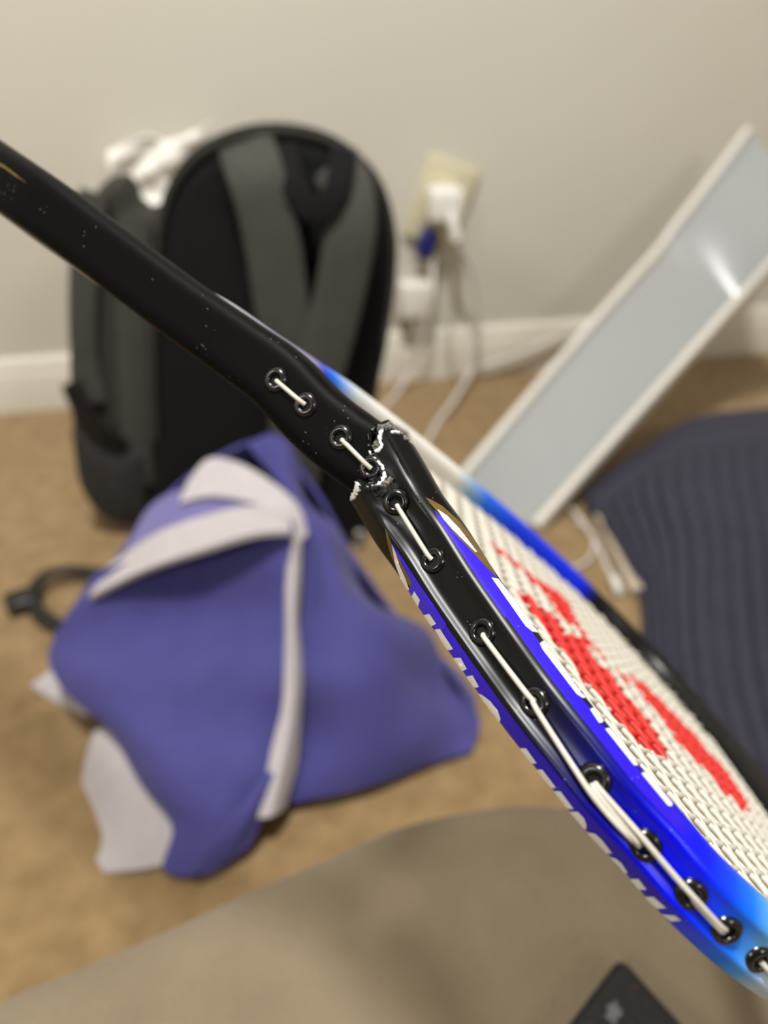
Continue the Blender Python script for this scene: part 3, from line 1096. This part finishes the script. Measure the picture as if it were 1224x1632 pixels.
E_ = [[(196, 880, .73), (236, 812, .745), (290, 780, .742), (360, 782, .735), (430, 798, .72)],
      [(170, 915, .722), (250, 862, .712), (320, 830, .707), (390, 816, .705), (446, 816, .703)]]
F_ = [[(461, 846, .685), (456, 950, .66), (454, 1060, .643), (450, 1130, .633), (432, 1200, .622), (412, 1305, .603)],
      [(470, 850, .676), (466, 955, .652), (467, 1065, .637), (463, 1140, .627), (452, 1210, .616), (432, 1300, .604)],
      [(484, 862, .69), (476, 960, .668), (480, 1070, .652), (478, 1150, .642), (472, 1220, .634), (452, 1288, .62)]]
G_ = [[(150, 1165, .69), (180, 1160, .685), (215, 1200, .665), (240, 1230, .655)],
      [(133, 1240, .67), (190, 1240, .65), (250, 1250, .645), (280, 1280, .635)],
      [(130, 1320, .635), (200, 1320, .622), (270, 1310, .620), (296, 1330, .612)],
      [(165, 1390, .595), (220, 1388, .594), (270, 1378, .599), (292, 1370, .602)]]
H_ = [[(48, 1092, .758), (80, 1068, .765), (120, 1050, .76)], [(75, 1110, .748), (110, 1095, .745), (140, 1080, .73)], [(128, 1140, .728), (150, 1140, .715), (180, 1140, .69)]]
BK_ = [[(170, 915, .725), (240, 815, .747), (330, 735, .75), (430, 700, .762), (500, 775, .765), (600, 935, .745), (725, 1075, .725), (765, 1140, .715)]]
back_top = [P(*p) for p in BK_[0]]
back_mid = [p + np.array([0, 0.03, -p[2] * .45]) for p in back_top]
back_low = [np.array([p[0], p[1] + 0.035, 0.004]) for p in back_top]
sheet('back_fold', [back_top, back_mid, back_low], M['indigo'], CLOTH, 0.004, 60, 24, 0.001, away=(0, 1, 0))
sheet('left_tip', Q(H_), M['pale'], CLOTH, 0.004, 24, 24, 0.0008, label='pale reverse side of the towel')
sheet('lower_lining', Q(G_), M['pale'], CLOTH, 0.004, 40, 50, 0.0016, label='pale reverse side of the towel')
sheet('right_drape', Q(B2), M['indigo'], CLOTH, 0.004, 60, 80, 0.0070, 15)
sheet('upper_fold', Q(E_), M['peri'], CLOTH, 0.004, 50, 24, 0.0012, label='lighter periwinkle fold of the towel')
sheet('top_band', Q(C_), M['pale'], CLOTH, 0.005, 50, 24, 0.0012, label='pale folded band of the towel')
sheet('front_drape', Q(A_), M['indigo'], CLOTH, 0.004, 60, 80, 0.0068, 15)
K_ = [[(430, 1222, .620), (372, 1300, .592), (304, 1392, .580)], [(437, 1235, .612), (392, 1312, .594), (340, 1388, .586)], [(445, 1240, .622), (416, 1310, .606), (398, 1348, .600)]]
sheet('corner_fold', Q(K_), M['indigo'], CLOTH, 0.004, 30, 24, 0.0006)
sheet('hem_stripe', Q(D_), M['pale'], CLOTH, 0.005, 60, 24, 0.0008, label='pale hem stripe of the towel')
sheet('vertical_fold', Q(F_), M['pale'], CLOTH, 0.004, 80, 24, 0.0010, label='pale upright fold of the towel')

# ------------------------------------------------------------------ grey channel panel leaning by the wall
PANEL = empty('leaning_panel', on_height(800, 810, 0), 'grey plastic channel-shaped panel with raised white rims, slanting from carpet up to wall', 'panel')
up_c = [(735, 775, 1.078), (800, 698, 1.095), (900, 580, 1.13), (1000, 466, 1.16), (1052, 408, 1.178), (1076, 374, 1.180), (1130, 304, 1.185), (1195, 217, 1.19)]
lo_c = [(850, 843, .990), (915, 770, 1.02), (1015, 658, 1.065), (1112, 549, 1.11), (1163, 492, 1.130), (1184, 470, 1.130), (1246, 402, 1.105), (1320, 320, 1.08)]
upw = catmull([P(*p) for p in up_c], 60)
low_ = catmull([P(*p) for p in lo_c], 60)
sheet('channel_face', [upw, low_], M['greypanel'], PANEL, 0.008, 60, 16)
pn = np.cross(upw[20] - upw[10], low_[10] - upw[10])
pn /= np.linalg.norm(pn)
if pn @ (CO - upw[10]) < 0:
    pn = -pn
for e, s_ in ((upw, -1), (low_, 1)):
    acr = (low_ - upw)
    acr /= np.linalg.norm(acr, axis=1)[:, None]
    V, F = tube_mesh(e + acr * 0.004 * s_ + pn * 0.004, 0, 16, flat=(pn, 0.013, 0.024))
    obj('white_rim', V, F, M['whiterim'], PANEL, flat_angle=50, label='raised white rim')
kc = P(1222, 272, 1.19)
bmv, bmf = [], []
for i in range(7):
    for k in range(14):
        a, b = math.pi * i / 6, 2 * math.pi * k / 14
        bmv.append(kc + RGT * 0.014 * math.sin(a) * math.cos(b) + UP * 0.02 * math.sin(a) * math.sin(b) + pn * (0.012 * math.cos(a) - 0.004))
for i in range(6):
    for k in range(14):
        bmf.append((i * 14 + k, i * 14 + (k + 1) % 14, (i + 1) * 14 + (k + 1) % 14, (i + 1) * 14 + k))
obj('knob', bmv, bmf, M['white'], PANEL, label='white rounded knob')

# ------------------------------------------------------------------ ribbed slate cushion
CUSH = empty('ribbed_cushion', on_height(1180, 1000, 0), 'dark slate blue ribbed cushion with pale piping beside grey panel', 'cushion')
R_ = [[(935, 780, 1.05), (1010, 722, 1.08), (1100, 668, 1.10), (1224, 650, 1.11), (1420, 650, 1.12)],
      [(936, 790, 1.02), (1025, 745, 1.0), (1115, 712, .99), (1232, 700, .98), (1425, 700, .99)],
      [(952, 812, .985), (1050, 790, .92), (1130, 775, .90), (1240, 765, .89), (1430, 765, .90)],
      [(985, 875, .925), (1070, 870, .86), (1150, 862, .835), (1260, 855, .825), (1440, 855, .83)],
      [(1015, 940, .882), (1090, 970, .80), (1170, 970, .78), (1270, 965, .765), (1460, 965, .77)],
      [(1022, 1020, .815), (1095, 1080, .745), (1180, 1090, .725), (1280, 1090, .71), (1480, 1090, .715)],
      [(1026, 1120, .742), (1105, 1180, .695), (1190, 1200, .675), (1300, 1205, .665), (1500, 1205, .67)],
      [(1040, 1220, .680), (1115, 1260, .655), (1200, 1270, .648), (1310, 1270, .648), (1510, 1270, .648)]]
G = grid_surface(Q(R_), 260, 90)
du, dvv = np.gradient(G, axis=1), np.gradient(G, axis=0)
Nn = np.cross(du, dvv)
Nn /= np.linalg.norm(Nn, axis=2)[:, :, None]
if (Nn.reshape(-1, 3).mean(0) @ (CO - G.reshape(-1, 3).mean(0))) < 0:
    Nn = -Nn
uu = np.linspace(0, 1, 260)[None, :]
vvv = np.linspace(0, 1, 90)[:, None]
rib = np.abs(np.sin(uu * math.pi * 17 + 0 * vvv))
fade = np.clip((vvv - 0.16) / 0.12, 0, 1)
G = G + Nn * ((rib * 0.0065 - 0.002) * fade)[:, :, None]
crease = np.exp(-((vvv - (0.17 + 0.1 * np.clip(uu - .35, 0, 1))) / 0.02) ** 2) * 0.006
G = G - Nn * crease[:, :, None]
G[:, :, 2] = np.maximum(G[:, :, 2], 0.003)
V = G.reshape(-1, 3)
nv_, nu_ = 90, 260
base = V.copy()
base[:, 2] = 0.001
F = []
for i in range(nv_ - 1):
    for j in range(nu_ - 1):
        a = i * nu_ + j
        F.append((a, a + 1, a + nu_ + 1, a + nu_))
rim = [j for j in range(nu_)] + [i * nu_ + nu_ - 1 for i in range(1, nv_)] + [(nv_ - 1) * nu_ + j for j in range(nu_ - 2, -1, -1)] + [i * nu_ for i in range(nv_ - 2, 0, -1)]
V = np.vstack([V, base[rim]])
for k in range(len(rim)):
    k2 = (k + 1) % len(rim)
    F.append((rim[k], rim[k2], len(base) + k2, len(base) + k))
obj('ribbed_cover', V, F, M['slate'], CUSH, flat_angle=60)
tube('piping', [on_height(x, y, h) for x, y, h in ((942, 796, .012), (962, 832, .012), (985, 878, .011), (1002, 912, .01), (1017, 944, .008))], 0, M['piping'], CUSH, n=24, seg=12, flat=((0, 0, 1), 0.016, 0.012), label='pale piping strip')

# ------------------------------------------------------------------ outlet, chargers and cables
WU = np.array([0, 0, 1.0])
ra = math.radians(19)
pa = WALL_D * math.cos(ra) - WU * math.sin(ra)
pb = WU * math.cos(ra) + WALL_D * math.sin(ra)
PL = empty('wall_outlet', on_wall(700, 320, 0.006), 'crooked cream outlet plate on the wall behind the white charger', 'outlet')
pc = on_wall(702, 324, 0.006)
V, F = box_mesh(pc, pa, WALL_N, pb, (0.088, 0.012, 0.128), 0.004)
obj('cover_plate', V, F, M['plate'], PL, flat_angle=40)
for dz in (0.022, -0.022):
    V, F = box_mesh(pc + pb * dz + WALL_N * 0.006, pa, WALL_N, pb, (0.034, 0.004, 0.03), 0.0018)
    obj('socket', V, F, M['plate'], PL, flat_angle=40)
CH = empty('phone_charger', on_wall(703, 318, 0.015), 'white cube charger plugged into the cream outlet plate', 'charger')
cc = on_wall(708, 325, 0.036)
V, F = box_mesh(cc, WALL_D, WALL_N, WU, (0.052, 0.046, 0.05), 0.007)
obj('charger_body', V, F, M['white'], CH, flat_angle=40)
cable_top = cc + WALL_N * 0.02 - WU * 0.012 + WALL_D * 0.004
tube('cable_plug', [cc + WALL_N * 0.018 - WU * 0.01 + WALL_D * .006, cc + WALL_N * 0.026 - WU * 0.03 + WALL_D * .01, cc + WALL_N * 0.03 - WU * 0.05 + WALL_D * .014], 0.0085, M['white'], CH, n=12, seg=12)
NP = empty('navy_plug', on_wall(680, 385, 0.02), 'navy blue charger plug below the white cube charger', 'plug')
V, F = box_mesh(on_wall(680, 388, 0.022), pa, WALL_N, pb, (0.026, 0.03, 0.046), 0.006)
obj('plug_body', V, F, M['navy'], NP, flat_angle=40)
V, F = box_mesh(on_wall(688, 416, 0.022), pa, WALL_N, pb, (0.010, 0.012, 0.014), 0.003)
obj('strain_relief', V, F, M['white'], NP, flat_angle=40)
AD = empty('power_adapter', on_wall(662, 476, 0.03), 'white power adapter block hanging low on the wall beside backpack', 'adapter')
V, F = box_mesh(on_wall(661, 476, 0.025), WALL_D, WALL_N, WU, (0.054, 0.04, 0.06), 0.006)
obj('adapter_body', V, F, M['white'], AD, flat_angle=40)
tube('strain_relief', [on_wall(664, 500, 0.03), on_wall(662, 522, 0.034)], 0.006, M['cable'], AD, n=6)
e = cc + WALL_N * 0.03 - WU * 0.05 + WALL_D * .014
tube('charging_cable', [e, on_wall(752, 430, .06), on_wall(762, 490, .06), on_wall(762, 545, .06), on_wall(750, 592, .06), on_height(722, 640, .02), on_height(698, 672, .004), on_height(680, 705, .004), on_height(640, 760, .004)], 0.0042, M['cable'],
     label='white cable hanging from the white cube charger down to carpet', cat='cable', n=60)
tube('charging_cable', [on_wall(690, 420, .022), on_wall(687, 470, .06), on_wall(672, 540, .06), on_wall(655, 588, .05), on_height(630, 630, .004), on_height(600, 660, .004)], 0.0042, M['cable'],
     label='white cable hanging from the navy plug down beside backpack', cat='cable', n=50)
tube('charging_cable', [on_wall(716, 420, .012), on_wall(717, 470, .02), on_wall(716, 530, .03), on_wall(722, 585, .03)], 0.0036, M['cable'], label='short pale cable hanging between the two charger cables', cat='cable', n=30)
tube('floor_cable', [on_wall(745, 592, .03), on_wall(790, 578, .03), on_wall(850, 556, .03), on_wall(905, 530, .03), on_wall(980, 500, .03)], 0.0045, M['cable'], label='white cable rising along the baseboard behind the grey panel', cat='cable', n=40)
FC = empty('plug_cable', on_height(960, 880, 0.004), 'thin white cable with small plug lying beside cushion piping', 'cable')
tube('cable', [on_height(x, y, h) for x, y, h in ((912, 812, .006), (932, 836, .006), (952, 868, .005), (968, 905, .005), (981, 928, .006))], 0.003, M['cable'], FC, n=30)
tube('plug', [on_height(978, 921, .008), on_height(988, 944, .008)], 0.005, M['white'], FC, n=6)
ring = [on_height(905 + 42 * math.cos(a), 868 + 38 * math.sin(a), .004) for a in np.linspace(-1.2, 2.6, 9)]
tube('cable_loop', ring, 0.0022, M['cable'], label='thin pale cable curled on carpet below the grey panel', cat='cable', n=40)

# ------------------------------------------------------------------ beige seat in the foreground and the black case on it
HS = 0.17
crest = [(-260, 1720), (0, 1602), (180, 1526), (350, 1442), (520, 1374), (650, 1313), (800, 1286), (920, 1292), (1080, 1300), (1300, 1310), (1600, 1330)]
top = [on_height(x, y, HS - 0.012) for x, y in crest]
dirb = np.array([0, 1.0, 0])
r_back0 = [np.array([p[0], p[1] + 0.012, 0.0015]) for p in top]
r_back1 = [np.array([p[0], p[1] + 0.014, HS * .55]) for p in top]
r_back2 = [np.array([p[0], p[1] + 0.008, HS - 0.035]) for p in top]
rows = [r_back0, r_back1, r_back2, top]
for dy, h in ((0.02, 0.0), (0.07, 0.004), (0.16, 0.002), (0.30, 0.0), (0.5, 0.0)):
    rows.append([np.array([p[0] * (1 + dy * .2), p[1] - dy, HS + h - 0.003]) for p in top])
sheet('seat_cushion', rows, M['suede'], None, 0.03, 120, 90, 0.0008, 20, away=(0, 0.3, 1), label='beige suede seat cushion in front of the towel, racket above it', cat='cushion')

CASE = empty('black_case', on_height(990, 1560, HS + 0.004), 'flat black case with grey smudge lying on beige seat cushion', 'case')
c0 = on_height(990, 1519, HS + 0.014)
ca = on_height(905, 1632, HS + 0.014) - c0
cb_ = on_height(1092, 1632, HS + 0.014) - c0
ca, cb_ = ca / np.linalg.norm(ca), cb_ / np.linalg.norm(cb_)
outline = []
r0 = 0.006
L1, L2 = 0.11, 0.14
for (u, v, s0) in ((r0, r0, math.pi), (L1 - r0, r0, math.pi * 1.5), (L1 - r0, L2 - r0, 0), (r0, L2 - r0, math.pi / 2)):
    for a in np.linspace(s0, s0 + math.pi / 2, 6):
        outline.append((u + r0 * math.cos(a), v + r0 * math.sin(a)))
V, F = [], []
layers = [(0.0, -0.011), (0.0, -0.003), (0.0012, -0.0008), (0.003, 0.0)]
mid = np.mean(outline, 0)
for ins, h in layers:
    for u, v in outline:
        k = np.array([u, v]) - mid
        k = mid + k * (1 - ins / 0.05)
        V.append(c0 + ca * k[0] + cb_ * k[1] + np.array([0, 0, h]))
m = len(outline)
for i in range(len(layers) - 1):
    for j in range(m):
        F.append((i * m + j, i * m + (j + 1) % m, (i + 1) * m + (j + 1) % m, (i + 1) * m + j))
F += [tuple(range(m)), tuple((len(layers) - 1) * m + j for j in range(m))]
obj('case_body', V, F, M['slab'], CASE, flat_angle=35)
for nm, cx_, cy_, rx, ry, mt in (('smudge', 976, 1612, 15, 22, M['smudge']), ('smudge', 1012, 1574, 9, 6, M['redmark'])):
    V = [on_height(cx_, cy_, HS + 0.0145)]
    for k in range(22):
        a = 2 * math.pi * k / 22
        rr = 0.75 + 0.35 * math.sin(3 * a + 1) * math.cos(2 * a)
        V.append(on_height(cx_ + rx * rr * math.cos(a), cy_ + ry * rr * math.sin(a), HS + 0.0145))
    obj(nm, V, [(0, 1 + k, 1 + (k + 1) % 22) for k in range(22)], mt, CASE)
